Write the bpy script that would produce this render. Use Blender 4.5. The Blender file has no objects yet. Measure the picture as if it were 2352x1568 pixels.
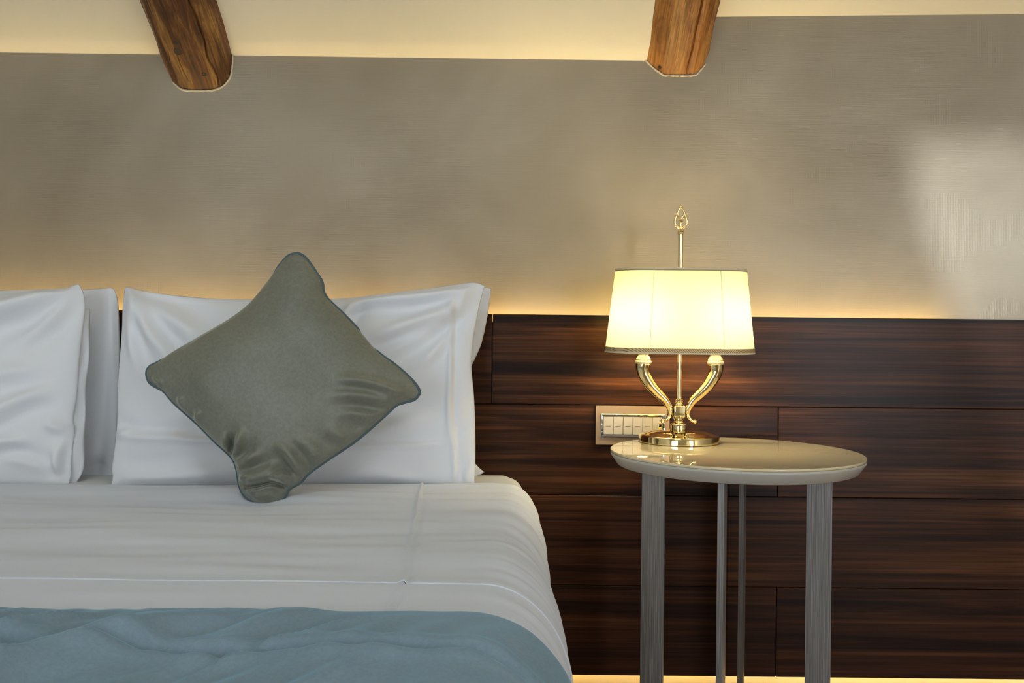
import bpy, bmesh, math, random
from mathutils import Vector, Matrix, noise

# ---------------------------------------------------------------- camera, world, lights, exposure
F = 1950.0            # focal length in photograph pixels (frame 2352 x 1568)
CAMY, CAMZ = -1.884, 0.85
ROLL = 0.0105
S = bpy.context.scene
COL = S.collection

cam = bpy.data.cameras.new('camera')
cam.sensor_width = 36.0
cam.lens = F / 2352.0 * 36.0
cam.clip_start = 0.02
camo = bpy.data.objects.new('camera', cam)
COL.objects.link(camo)
camo.location = (0, CAMY, CAMZ)
camo.rotation_euler = (math.pi / 2, -ROLL, 0)
S.camera = camo

world = bpy.data.worlds.new('world')
S.world = world
world.use_nodes = True
bg = world.node_tree.nodes['Background']
bg.inputs[0].default_value = (0.62, 0.74, 0.9, 1)
bg.inputs[1].default_value = 0.6

def area(name, loc, rot, sx, sy, power, color):
    l = bpy.data.lights.new(name, 'AREA')
    l.shape = 'RECTANGLE'
    l.size, l.size_y, l.energy, l.color = sx, sy, power, color
    o = bpy.data.objects.new(name, l)
    o.location, o.rotation_euler = loc, rot
    COL.objects.link(o)
    return o

sun = bpy.data.lights.new('sun', 'SUN')
sun.energy, sun.angle, sun.color = 1.6, math.radians(1.4), (0.86, 0.93, 1.0)
suno = bpy.data.objects.new('sun', sun)
suno.rotation_euler = (math.radians(82), 0, math.radians(12))
suno.location = (1.4, -7, 3)
COL.objects.link(suno)
# daylight in the two windows behind the camera
area('window_daylight', (1.95, -4.64, 1.10), (math.pi / 2, 0, 0), 1.6, 1.9, 150, (0.86, 0.92, 1.0))
area('window_daylight', (-1.45, -4.64, 1.10), (math.pi / 2, 0, 0), 1.5, 1.9, 48, (0.84, 0.92, 1.0))
# cool overhead fill added for the bed, behind an added roof window
area('added_roof_fill', (-0.35, -2.8, 3.42), (0, 0, 0), 1.1, 0.9, 34, (0.74, 0.89, 1.0))

S.view_settings.view_transform = 'Standard'
S.view_settings.look = 'None'
S.view_settings.exposure = 0.0
S.view_settings.gamma = 1.0
S.view_settings.use_curve_mapping = False
S.cycles.max_bounces = 5
S.cycles.diffuse_bounces = 3
S.cycles.glossy_bounces = 2
S.cycles.adaptive_threshold = 0.02
S.cycles.transmission_bounces = 2
S.cycles.transparent_max_bounces = 4
S.cycles.caustics_reflective = False
S.cycles.caustics_refractive = False

# ---------------------------------------------------------------- helpers
def W(px, py, Z):
    """point of the room seen at photograph pixel (px,py) at distance Z in front of the camera"""
    dx, dy = px - 1176.0, py - 784.0
    dx, dy = dx + ROLL * dy, dy - ROLL * dx
    return Vector((dx * Z / F, Z + CAMY, CAMZ - dy * Z / F))

def mesh_obj(name, verts, faces, mat, parent=None, smooth=True, loc=None):
    me = bpy.data.meshes.new(name)
    me.from_pydata([tuple(v) for v in verts], [], faces)
    me.validate()
    bm = bmesh.new(); bm.from_mesh(me)
    bmesh.ops.recalc_face_normals(bm, faces=bm.faces)
    bm.to_mesh(me); bm.free()
    if smooth:
        me.polygons.foreach_set('use_smooth', [True] * len(me.polygons))
    me.materials.append(mat)
    o = bpy.data.objects.new(name, me)
    COL.objects.link(o)
    if parent: o.parent = parent
    if loc is not None: o.location = loc
    return o

def empty(name, loc, rz=0.0):
    o = bpy.data.objects.new(name, None)
    o.empty_display_size = 0.05
    COL.objects.link(o)
    o.location = loc
    o.rotation_euler = (0, 0, rz)
    return o

def tag(o, label, cat, group=None):
    o['label'] = label; o['category'] = cat
    if group: o['group'] = group
    return o

def structure(o):
    o['kind'] = 'structure'
    return o

def box_data(x0, x1, y0, y1, z0, z1):
    v = [(x0, y0, z0), (x1, y0, z0), (x1, y1, z0), (x0, y1, z0), (x0, y0, z1), (x1, y0, z1), (x1, y1, z1), (x0, y1, z1)]
    f = [(0, 3, 2, 1), (4, 5, 6, 7), (0, 1, 5, 4), (1, 2, 6, 5), (2, 3, 7, 6), (3, 0, 4, 7)]
    return v, f

def boxes(name, lst, mat, parent=None, bevel=0.0, loc=None, segs=2, sharp=15):
    V, Fc = [], []
    for b in lst:
        v, f = box_data(*b)
        n = len(V); V += v; Fc += [tuple(i + n for i in q) for q in f]
    o = mesh_obj(name, V, Fc, mat, parent, smooth=False, loc=loc)
    if bevel:
        bm = bmesh.new(); bm.from_mesh(o.data)
        bmesh.ops.bevel(bm, geom=list(bm.edges), offset=bevel, segments=segs, affect='EDGES', profile=0.6)
        bm.to_mesh(o.data); bm.free()
        o.data.polygons.foreach_set('use_smooth', [True] * len(o.data.polygons))
        o.data.set_sharp_from_angle(angle=math.radians(sharp))
    return o

def lathe(name, prof, mat, parent=None, segs=64, c=(0, 0, 0), sharp=40):
    V, Fc = [], []
    for r, z in prof:
        for k in range(segs):
            a = 2 * math.pi * k / segs
            V.append((c[0] + r * math.cos(a), c[1] + r * math.sin(a), c[2] + z))
    n = len(prof)
    for i in range(n - 1):
        for k in range(segs):
            k2 = (k + 1) % segs
            Fc.append((i * segs + k, i * segs + k2, (i + 1) * segs + k2, (i + 1) * segs + k))
    Fc.append(tuple(range(segs)))
    Fc.append(tuple((n - 1) * segs + k for k in range(segs)))
    o = mesh_obj(name, V, Fc, mat, parent)
    o.data.set_sharp_from_angle(angle=math.radians(sharp))
    return o

def catmull(P, n, closed=False):
    P = [Vector(p) for p in P]
    m = len(P)
    out = []
    segs = m if closed else m - 1
    dense = []
    for i in range(segs):
        if closed:
            p0, p1, p2, p3 = P[(i - 1) % m], P[i], P[(i + 1) % m], P[(i + 2) % m]
        else:
            p0, p1, p2, p3 = P[max(i - 1, 0)], P[i], P[i + 1], P[min(i + 2, m - 1)]
        for k in range(12):
            t = k / 12.0
            dense.append(0.5 * ((2 * p1) + (p2 - p0) * t + (2 * p0 - 5 * p1 + 4 * p2 - p3) * t * t + (3 * p1 - p0 - 3 * p2 + p3) * t ** 3))
    dense.append(P[0].copy() if closed else P[-1].copy())
    L = [0.0]
    for a, b in zip(dense, dense[1:]): L.append(L[-1] + (b - a).length)
    j = 0
    cnt = n if closed else n - 1
    for i in range(n):
        s = L[-1] * i / cnt
        while j < len(L) - 2 and L[j + 1] < s: j += 1
        d = L[j + 1] - L[j]
        t = 0 if d == 0 else (s - L[j]) / d
        out.append(dense[j].lerp(dense[j + 1], min(max(t, 0), 1)))
    return out

def tube(name, pts, rad, mat, parent=None, segs=12, closed=False, caps=True):
    pts = [Vector(p) for p in pts]
    n = len(pts)
    if not hasattr(rad, '__len__'): rad = [rad] * n
    V, Fc = [], []
    up = None
    for i, p in enumerate(pts):
        if closed: t = pts[(i + 1) % n] - pts[(i - 1) % n]
        else: t = pts[min(i + 1, n - 1)] - pts[max(i - 1, 0)]
        t.normalize()
        if up is None:
            up = Vector((0, 1, 0)) if abs(t.y) < 0.8 else Vector((1, 0, 0))
        up = (up - t * up.dot(t)).normalized()
        sd = t.cross(up)
        for k in range(segs):
            a = 2 * math.pi * k / segs
            V.append(p + (up * math.cos(a) + sd * math.sin(a)) * rad[i])
    for i in range(n if closed else n - 1):
        i2 = (i + 1) % n
        for k in range(segs):
            k2 = (k + 1) % segs
            Fc.append((i * segs + k, i * segs + k2, i2 * segs + k2, i2 * segs + k))
    if caps and not closed:
        Fc.append(tuple(range(segs))); Fc.append(tuple((n - 1) * segs + k for k in range(segs)))
    return mesh_obj(name, V, Fc, mat, parent)

def uvball(name, c, r, mat, parent, n=16):
    prof = [(max(r * math.sin(math.pi * i / n), 1e-5), -r * math.cos(math.pi * i / n)) for i in range(n + 1)]
    return lathe(name, prof, mat, parent, 20, c, 180)

# ---------------------------------------------------------------- materials
class NT:
    def __init__(s, name):
        s.m = bpy.data.materials.new(name); s.m.use_nodes = True
        s.t = s.m.node_tree; s.N = s.t.nodes; s.L = s.t.links
        s.b = s.N['Principled BSDF']
    def n(s, typ, **kw):
        nd = s.N.new(typ)
        for k, v in kw.items():
            if k.startswith('i_'):
                key = k[2:]
                key = int(key) if key.isdigit() else key.replace('_', ' ')
                nd.inputs[key].default_value = v
            else: setattr(nd, k, v)
        return nd
    def l(s, a, b): s.L.new(a, b)
    def set(s, **kw):
        for k, v in kw.items(): s.b.inputs[k.replace('_', ' ')].default_value = v
        return s
    def coords(s, scale=(1, 1, 1), kind='Object', rot=(0, 0, 0), rnd=False):
        tc = s.n('ShaderNodeTexCoord'); mp = s.n('ShaderNodeMapping')
        mp.inputs['Scale'].default_value = scale; mp.inputs['Rotation'].default_value = rot
        src = tc.outputs[kind]
        if rnd:
            oi = s.n('ShaderNodeObjectInfo'); mu = s.n('ShaderNodeMath', operation='MULTIPLY'); mu.inputs[1].default_value = 37.0
            s.l(oi.outputs['Random'], mu.inputs[0])
            ad = s.n('ShaderNodeVectorMath', operation='ADD')
            s.l(src, ad.inputs[0]); s.l(mu.outputs[0], ad.inputs[1]); src = ad.outputs[0]
        s.l(src, mp.inputs['Vector'])
        return mp.outputs[0]
    def noise(s, vec, scale=1.0, detail=3.0, rough=0.5, dist=0.0):
        nd = s.n('ShaderNodeTexNoise')
        nd.inputs['Scale'].default_value = scale; nd.inputs['Detail'].default_value = detail
        nd.inputs['Roughness'].default_value = rough; nd.inputs['Distortion'].default_value = dist
        s.l(vec, nd.inputs['Vector'])
        return nd.outputs['Fac']
    def ramp(s, fac, stops):
        nd = s.n('ShaderNodeValToRGB')
        e = nd.color_ramp.elements
        while len(e) < len(stops): e.new(0.5)
        for k, (p, c) in zip(e, stops):
            k.position = p; k.color = c if len(c) == 4 else (*c, 1)
        s.l(fac, nd.inputs[0])
        return nd.outputs[0]
    def mix(s, fac, a, b, blend='MIX'):
        nd = s.n('ShaderNodeMix', data_type='RGBA', blend_type=blend)
        for sock, val in ((nd.inputs[0], fac), (nd.inputs[6], a), (nd.inputs[7], b)):
            if hasattr(val, 'is_linked') or hasattr(val, 'links'): s.l(val, sock)
            elif isinstance(val, (int, float)): sock.default_value = val
            else: sock.default_value = (*val, 1) if len(val) == 3 else val
        return nd.outputs[2]
    def math(s, op, a, b=0.0):
        nd = s.n('ShaderNodeMath', operation=op)
        for sock, val in ((nd.inputs[0], a), (nd.inputs[1], b)):
            if isinstance(val, (int, float)): sock.default_value = val
            else: s.l(val, sock)
        return nd.outputs[0]
    def bump(s, h, strength=0.2, dist=0.002, prev=None):
        nd = s.n('ShaderNodeBump')
        nd.inputs['Strength'].default_value = strength; nd.inputs['Distance'].default_value = dist
        s.l(h, nd.inputs['Height'])
        if prev is not None: s.l(prev, nd.inputs['Normal'])
        s.l(nd.outputs[0], s.b.inputs['Normal'])
        return nd.outputs[0]

def plain(name, col, rough=0.6, metal=0.0, **kw):
    t = NT(name); t.set(Base_Color=(*col, 1), Roughness=rough, Metallic=metal, **kw)
    return t.m

def mat_wall():
    t = NT('taupe_stucco')
    big = t.noise(t.coords((2.2, 1, 2.6)), 1.0, 3, 0.55, 0.4)
    streak = t.noise(t.coords((11, 1, 380)), 1.0, 2, 0.6, 0.15)
    base = t.ramp(big, [(0.3, (0.270, 0.220, 0.148)), (0.7, (0.380, 0.325, 0.238))])
    col = t.mix(t.math('MULTIPLY', streak, 0.07), base, (0.5, 0.43, 0.31))
    t.l(col, t.b.inputs['Base Color'])
    t.set(Roughness=0.46, Metallic=0.35, Specular_IOR_Level=0.4)
    wv = t.n('ShaderNodeTexWave', wave_type='BANDS', bands_direction='X', wave_profile='SIN')
    t.l(t.coords((1, 1, 1)), wv.inputs['Vector'])
    wv.inputs['Scale'].default_value = 85.0; wv.inputs['Distortion'].default_value = 1.0
    wv.inputs['Detail'].default_value = 1.0; wv.inputs['Detail Scale'].default_value = 0.25
    patch = t.ramp(t.noise(t.coords((5.5, 1, 7.5)), 1.0, 2, 0.5, 0.6), [(0.53, (0, 0, 0)), (0.66, (1, 1, 1))])
    comb = t.math('MULTIPLY', wv.outputs['Fac'], patch)
    h = t.math('ADD', t.math('MULTIPLY', streak, 1.3), t.math('MULTIPLY', comb, 0.35))
    vary = t.noise(t.coords((3, 1, 4)), 1.0, 2, 0.5)
    h = t.math('MULTIPLY', h, t.ramp(vary, [(0.35, (0.35,) * 3), (0.7, (1, 1, 1))]))
    t.bump(h, 0.20, 0.0016)
    return t.m

def mat_wood():
    t = NT('dark_rosewood')
    v = t.coords((0.75, 0.75, 34), rnd=True)
    bands = t.noise(v, 1.0, 5, 0.6, 1.2)
    v2 = t.coords((2.6, 2.6, 190), rnd=True)
    fine = t.noise(v2, 1.0, 3, 0.6, 0.5)
    v3 = t.coords((0.9, 0.9, 5), rnd=True)
    wide = t.noise(v3, 1.0, 3, 0.55, 1.8)
    c = t.ramp(bands, [(0.30, (0.008, 0.0035, 0.0025)), (0.41, (0.030, 0.0105, 0.005)), (0.50, (0.085, 0.030, 0.0115)), (0.70, (0.165, 0.062, 0.023))])
    c = t.mix(t.ramp(wide, [(0.35, (0.55,) * 3), (0.7, (0, 0, 0))]), c, (0.014, 0.006, 0.004))
    c = t.mix(t.ramp(fine, [(0.40, (0.6,) * 3), (0.6, (0.08,) * 3)]), c, (0.012, 0.005, 0.003))
    t.l(c, t.b.inputs['Base Color'])
    t.set(Roughness=0.32, Specular_IOR_Level=0.16)
    t.bump(fine, 0.08, 0.0006)
    return t.m

def mat_beam(name, dark, mid, light, bias):
    t = NT(name)
    g = t.noise(t.coords((38, 5, 38)), 1.0, 5, 0.62, 0.6)
    blot = t.noise(t.coords((22, 9, 22)), 1.0, 4, 0.6, 1.2)
    c = t.ramp(g, [(0.30, dark), (0.48 - bias, mid), (0.70, light)])
    c = t.mix(t.ramp(blot, [(0.45, (0, 0, 0)), (0.68, (0.75,) * 3)]), c, dark)
    fib = t.noise(t.coords((260, 12, 260)), 1.0, 3, 0.6, 0.3)
    c = t.mix(t.ramp(fib, [(0.35, (0.5,) * 3), (0.55, (0, 0, 0))]), c, tuple(x * 0.45 for x in dark))
    t.l(c, t.b.inputs['Base Color'])
    t.set(Roughness=0.45, Specular_IOR_Level=0.4)
    t.bump(t.math('ADD', t.math('MULTIPLY', fib, 0.5), g), 0.45, 0.003)
    return t.m

def mat_cloth(name, col, rough=0.85, sheen=0.15, weave=True):
    t = NT(name)
    t.set(Base_Color=(*col, 1), Roughness=rough, Specular_IOR_Level=0.2, Sheen_Weight=sheen)
    if weave:
        h = t.noise(t.coords((1, 1, 1)), 900.0, 1, 0.5)
        t.bump(h, 0.06, 0.0006)
    return t.m

def mat_velvet(name, a, b, tint, sheen, nscale=160, rough=0.7, spec=.15):
    t = NT(name)
    f = t.noise(t.coords((1, 1, 1)), nscale, 3, 0.7)
    lo = t.noise(t.coords((1, 1, 1)), 7, 3, 0.6)
    f2 = t.math('ADD', t.math('MULTIPLY', f, 0.6), t.math('MULTIPLY', lo, 0.4))
    t.l(t.ramp(f2, [(0.36, a), (0.64, b)]), t.b.inputs['Base Color'])
    t.set(Roughness=rough, Specular_IOR_Level=spec, Sheen_Weight=sheen, Sheen_Roughness=0.35, Sheen_Tint=(*tint, 1))
    t.bump(f, 0.12, 0.0008)
    return t.m

def mat_brushed():
    t = NT('brushed_grey_metal')
    st = t.noise(t.coords((800, 800, 5), rnd=True), 1.0, 3, 0.65, 0.2)
    st2 = t.noise(t.coords((2000, 2000, 9), rnd=True), 1.0, 2, 0.6, 0.1)
    f = t.math('ADD', t.math('MULTIPLY', st, 0.35), t.math('MULTIPLY', st2, 0.65))
    t.l(t.ramp(f, [(0.34, (0.13, 0.120, 0.115)), (0.5, (0.26, 0.245, 0.235)), (0.66, (0.52, 0.50, 0.48))]), t.b.inputs['Base Color'])
    t.set(Roughness=0.42, Metallic=0.35)
    t.bump(f, 0.15, 0.0006)
    return t.m

def mat_shade(name, ca, cb, k, dif=(0.85, 0.80, 0.62)):
    t = NT(name)
    tr = t.n('ShaderNodeBsdfTranslucent'); df = t.n('ShaderNodeBsdfDiffuse'); mx = t.n('ShaderNodeMixShader')
    fold = t.noise(t.coords((1, 1, 1)), 60.0, 2, 0.5)
    t.l(t.ramp(fold, [(0.3, ca), (0.7, cb)]), tr.inputs['Color'])
    df.inputs['Color'].default_value = (*dif, 1)
    mx.inputs[0].default_value = 1 - k
    t.l(tr.outputs[0], mx.inputs[1]); t.l(df.outputs[0], mx.inputs[2])
    t.l(mx.outputs[0], t.N['Material Output'].inputs['Surface'])
    return t.m

def mat_emit(name, col, strength):
    t = NT(name)
    t.set(Base_Color=(*col, 1), Emission_Color=(*col, 1), Emission_Strength=strength)
    return t.m

def mat_glass():
    t = NT('window_glass')
    tr = t.n('ShaderNodeBsdfTransparent'); gl = t.n('ShaderNodeBsdfGlossy'); mx = t.n('ShaderNodeMixShader')
    gl.inputs['Roughness'].default_value = 0.02
    mx.inputs[0].default_value = 0.06
    t.l(tr.outputs[0], mx.inputs[1]); t.l(gl.outputs[0], mx.inputs[2])
    t.l(mx.outputs[0], t.N['Material Output'].inputs['Surface'])
    return t.m

def mat_trim():
    t = NT('gold_braid')
    w1 = t.n('ShaderNodeTexWave', wave_type='BANDS', bands_direction='DIAGONAL')
    t.l(t.coords((1, 1, 1)), w1.inputs['Vector'])
    w1.inputs['Scale'].default_value = 130.0; w1.inputs['Distortion'].default_value = 2.0
    t.l(t.ramp(w1.outputs['Fac'], [(0.3, (0.34, 0.22, 0.10)), (0.75, (0.72, 0.55, 0.30))]), t.b.inputs['Base Color'])
    t.set(Roughness=0.5, Metallic=0.3)
    t.bump(w1.outputs['Fac'], 0.5, 0.001)
    return t.m

def mat_floor():
    t = NT('oak_floor')
    g = t.noise(t.coords((2, 40, 1)), 1.0, 4, 0.6, 0.5)
    t.l(t.ramp(g, [(0.3, (0.16, 0.09, 0.045)), (0.7, (0.30, 0.19, 0.10))]), t.b.inputs['Base Color'])
    t.set(Roughness=0.45)
    return t.m

def mat_paint(name, a, b):
    t = NT(name)
    f = t.noise(t.coords((1, 1, 1)), 2.5, 3, 0.5)
    t.l(t.ramp(f, [(0.3, a), (0.7, b)]), t.b.inputs['Base Color'])
    t.set(Roughness=0.8, Specular_IOR_Level=0.2)
    t.bump(t.noise(t.coords((1, 1, 1)), 90, 2, 0.5), 0.08, 0.001)
    return t.m

M_WALL = mat_wall(); M_WOOD = mat_wood(); M_FLOOR = mat_floor()
M_CEIL = mat_paint('cream_ceiling_paint', (0.84, 0.78, 0.60), (0.88, 0.82, 0.65))
M_ROOM = mat_paint('pale_wall_paint', (0.60, 0.56, 0.48), (0.66, 0.62, 0.54))
M_BEAM1 = mat_beam('dark_old_beam', (0.020, 0.006, 0.003), (0.135, 0.045, 0.012), (0.46, 0.26, 0.07), 0.0)
M_BEAM2 = mat_beam('honey_old_beam', (0.13, 0.042, 0.009), (0.34, 0.135, 0.028), (0.50, 0.26, 0.07), 0.04)
M_PLASTER = plain('plaster_rim', (0.72, 0.62, 0.42), 0.8)
M_KNOT = plain('dark_knot', (0.045, 0.028, 0.016), 0.6)
M_LINEN = mat_cloth('white_linen', (0.84, 0.845, 0.87))
M_SHEET = mat_cloth('white_sheet_linen', (0.725, 0.755, 0.83))
M_FITTED = mat_cloth('white_fitted_sheet', (0.80, 0.79, 0.77))
M_BASE = mat_cloth('grey_bed_base', (0.24, 0.22, 0.20), 0.9)
M_VELVET = mat_velvet('sage_velvet', (0.155, 0.157, 0.118), (0.215, 0.216, 0.168), (0.90, 0.93, 0.80), 0.7, spec=.55, rough=.46)
M_PIPING = mat_cloth('blue_grey_piping', (0.085, 0.125, 0.135), 0.8, 0.2)
M_THROW = mat_velvet('blue_throw_velvet', (0.205, 0.285, 0.345), (0.250, 0.340, 0.410), (0.42, 0.76, 1.0), 0.7, 260)
M_GOLD = plain('polished_gold', (1.0, 0.80, 0.40), 0.07, 1.0)
M_IVORY = plain('candle_cup', (0.95, 0.85, 0.55), 0.2, 0.6)
M_SHADE = mat_shade('lamp_shade_silk', (0.80, 0.74, 0.34), (0.86, 0.80, 0.39), .175, (0.80, 0.74, 0.55)); M_TRIM = mat_trim()
M_TOPTRIM = plain('shade_top_braid', (0.42, 0.33, 0.18), 0.6)
M_GLASSTOP = plain('cream_glass_top', (0.80, 0.67, 0.42), 0.03, 0.0, Specular_IOR_Level=0.6, Coat_Weight=0.5, Coat_Roughness=0.01)
M_APRON = plain('satin_beige_lacquer', (0.60, 0.57, 0.50), 0.35)
M_BRUSH = mat_brushed()
M_PLATE = plain('champagne_switch_plate', (0.50, 0.34, 0.20), 0.32, 0.35)
M_CHROME = plain('chrome', (0.88, 0.88, 0.88), 0.08, 1.0)
M_SWITCH = plain('champagne_rocker', (0.72, 0.62, 0.46), 0.35, 0.15)
M_DARK = plain('dark_slot', (0.05, 0.04, 0.03), 0.7)
M_BULB = mat_emit('lit_bulb', (1.0, 0.83, 0.49), 185.0)
M_LED = mat_emit('warm_led', (1.0, 0.69, 0.27), 78.0)
M_FRAME = plain('white_window_frame', (0.75, 0.74, 0.70), 0.5)
M_BLOCKER = mat_shade('blocker_voile', (0.55, 0.56, 0.56), (0.62, 0.62, 0.62), .35)
M_GLASS = mat_glass()

# ---------------------------------------------------------------- room shell
WY = 0.060                      # plaster face of the bed wall
X0, X1, YF = -2.6, 3.2, -4.4
structure(boxes('floor', [(X0 - .2, X1 + .2, YF - .2, WY + .3, -.1, 0)], M_FLOOR))
structure(boxes('wall_back', [(X0, X1, WY, WY + .2, 0, 2.6)], M_WALL))
structure(boxes('wall_left', [(X0 - .2, X0, YF, WY + .2, 0, 3.4)], M_ROOM))
structure(boxes('wall_right', [(X1, X1 + .2, YF, WY + .2, 0, 3.4)], M_ROOM))
wins = [(-2.2, -0.7), (1.15, 2.75)]
Zw0, Zw1 = 0.15, 2.04
structure(boxes('wall_front', [(X0, -2.2, YF - .2, YF, 0, 3.4), (-0.7, 1.15, YF - .2, YF, 0, 3.4), (2.75, X1, YF - .2, YF, 0, 3.4),
                               (-2.2, -0.7, YF - .2, YF, 0, Zw0), (-2.2, -0.7, YF - .2, YF, Zw1, 3.4),
                               (1.15, 2.75, YF - .2, YF, 0, Zw0), (1.15, 2.75, YF - .2, YF, Zw1, 3.4)], M_ROOM))
TS = 0.7056                     # slope of the attic ceiling, rising towards the room
YR = -2.2
def slope_slab(xa, za, xb, zb, th=0.16):
    """ceiling between xa and xb; za and zb are its heights where it meets the bed wall"""
    v = []
    for y in (WY + .12, YR):
        for x, z in ((xa, za), (xb, zb)):
            zz = z + TS * (WY - y)
            v += [(x, y, zz), (x, y, zz + th)]
    f = [(0, 2, 6, 4), (1, 5, 7, 3), (0, 1, 3, 2), (4, 6, 7, 5), (0, 4, 5, 1), (2, 3, 7, 6)]
    return v, f
V, Fc = [], []
for a in ((X0, 1.503, 0.40, 1.4955), (0.40, 1.597, X1, 1.650)):
    v, f = slope_slab(*a)
    n = len(V); V += v; Fc += [tuple(i + n for i in q) for q in f]
zt = 1.497 + TS * (WY - YR)
for bb in ((X0 - .1, -0.9, YF - .1, YR, zt, zt + .3), (0.2, X1 + .1, YF - .1, YR, zt, zt + .3), (-0.9, 0.2, YF - .1, -3.25, zt, zt + .3), (-0.9, 0.2, -2.35, YR, zt, zt + .3)):
    v, f = box_data(*bb)
    n = len(V); V += v; Fc += [tuple(i + n for i in q) for q in f]
structure(mesh_obj('ceiling', V, Fc, M_CEIL, smooth=False))

for k, (xa, xb) in enumerate(wins):
    w = structure(empty('window_%d' % (k + 1), ((xa + xb) / 2, YF - .1, Zw0)))
    h = (xb - xa) / 2; H = Zw1 - Zw0
    boxes('window_frame', [(-h, -h + .06, -.03, .03, 0, H), (h - .06, h, -.03, .03, 0, H), (-h, h, -.03, .03, 0, .06), (-h, h, -.03, .03, H - .06, H), (-.03, .03, -.03, .03, .06, H - .06)][:5 - k], M_FRAME, w)
    boxes('window_sill', [(-h, h, .0, .16, -.03, 0.0)], M_FRAME, w)
    for s in (-1, 1):
        x = s * (h / 2)
        boxes('pane', [(x - h / 2 + .04, x + h / 2 - .04, -.004, .004, .06, H - .06)], M_GLASS, w)

w = structure(empty('window_3', (-0.35, -2.8, zt + .15)))  # unseen roof opening, added to let the overhead fill in
boxes('window_frame', [(-.55, -.50, -.45, .45, -.03, .03), (.50, .55, -.45, .45, -.03, .03), (-.5, .5, -.45, -.40, -.03, .03), (-.5, .5, .40, .45, -.03, .03)], M_FRAME, w)
boxes('pane', [(-.505, .505, -.405, .405, -.004, .004)], M_GLASS, w)

# added unseen curtain on the window behind the camera; its slanting edge is there to bound the daylight on the bed wall
V, Fc = [], []
NX, NZ = 40, 24
for j in range(NZ + 1):
    z = 0.04 + 2.12 * j / NZ
    xe = 1.938 - max(-.5, z - 1.53) * 0.28
    for i in range(NX + 1):
        x = 1.05 + (xe - 1.05) * i / NX
        V.append((x, YF + .09 + .03 * math.sin(i * 1.15), z))
for j in range(NZ):
    for i in range(NX):
        a = j * (NX + 1) + i
        Fc.append((a, a + 1, a + NX + 2, a + NX + 1))
cu = mesh_obj('blocker', V, Fc, M_BLOCKER)
md = cu.modifiers.new('solid', 'SOLIDIFY'); md.thickness = 0.006
tag(cu, 'added unseen curtain beside the window behind the viewer', 'blocker')

# ---------------------------------------------------------------- wood panelling with its hidden light strips
pan = empty('wood_panelling', (0, 0, 0.111))
tag(pan, 'dark rosewood headboard panelling of long boards across the bed wall', 'panelling')
PL, PH, GAP = 1.274, 0.2, 0.0013
first = None
rows = [(0.6, [-2.592, -1.318, -0.044, 1.230]), (0.4, [-1.955, -0.681, 0.593, 1.867]), (0.2, [-2.592, -1.318, -0.044, 1.230]), (0.0, [-1.955, -0.681, 0.593, 1.867])]
for z, xs in rows:
    for x in xs:
        if x + PL > X1:
            boxes('panel', [(0, X1 - x - .002, 0, .018, GAP / 2, PH - GAP / 2)], M_WOOD, pan, 0.0012, loc=(x, 0, z), segs=1)
            continue
        if first is None:
            first = boxes('panel', [(GAP / 2, PL - GAP / 2, 0, .018, GAP / 2, PH - GAP / 2)], M_WOOD, pan, 0.0012, loc=(x, 0, z), segs=1)
        else:
            o = first.copy(); COL.objects.link(o); o.parent = pan; o.location = (x, 0, z)
boxes('backing_board', [(-2.58, X1 - .01, .0178, .022, .004, .782)], M_DARK, pan)
boxes('led_strip', [(-2.5, 0.985, .0222, .0285, .750, .758)], M_LED, pan)
boxes('led_strip', [(-2.5, X1 - .05, .0222, .0285, .010, .018)], M_LED, pan)

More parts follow.
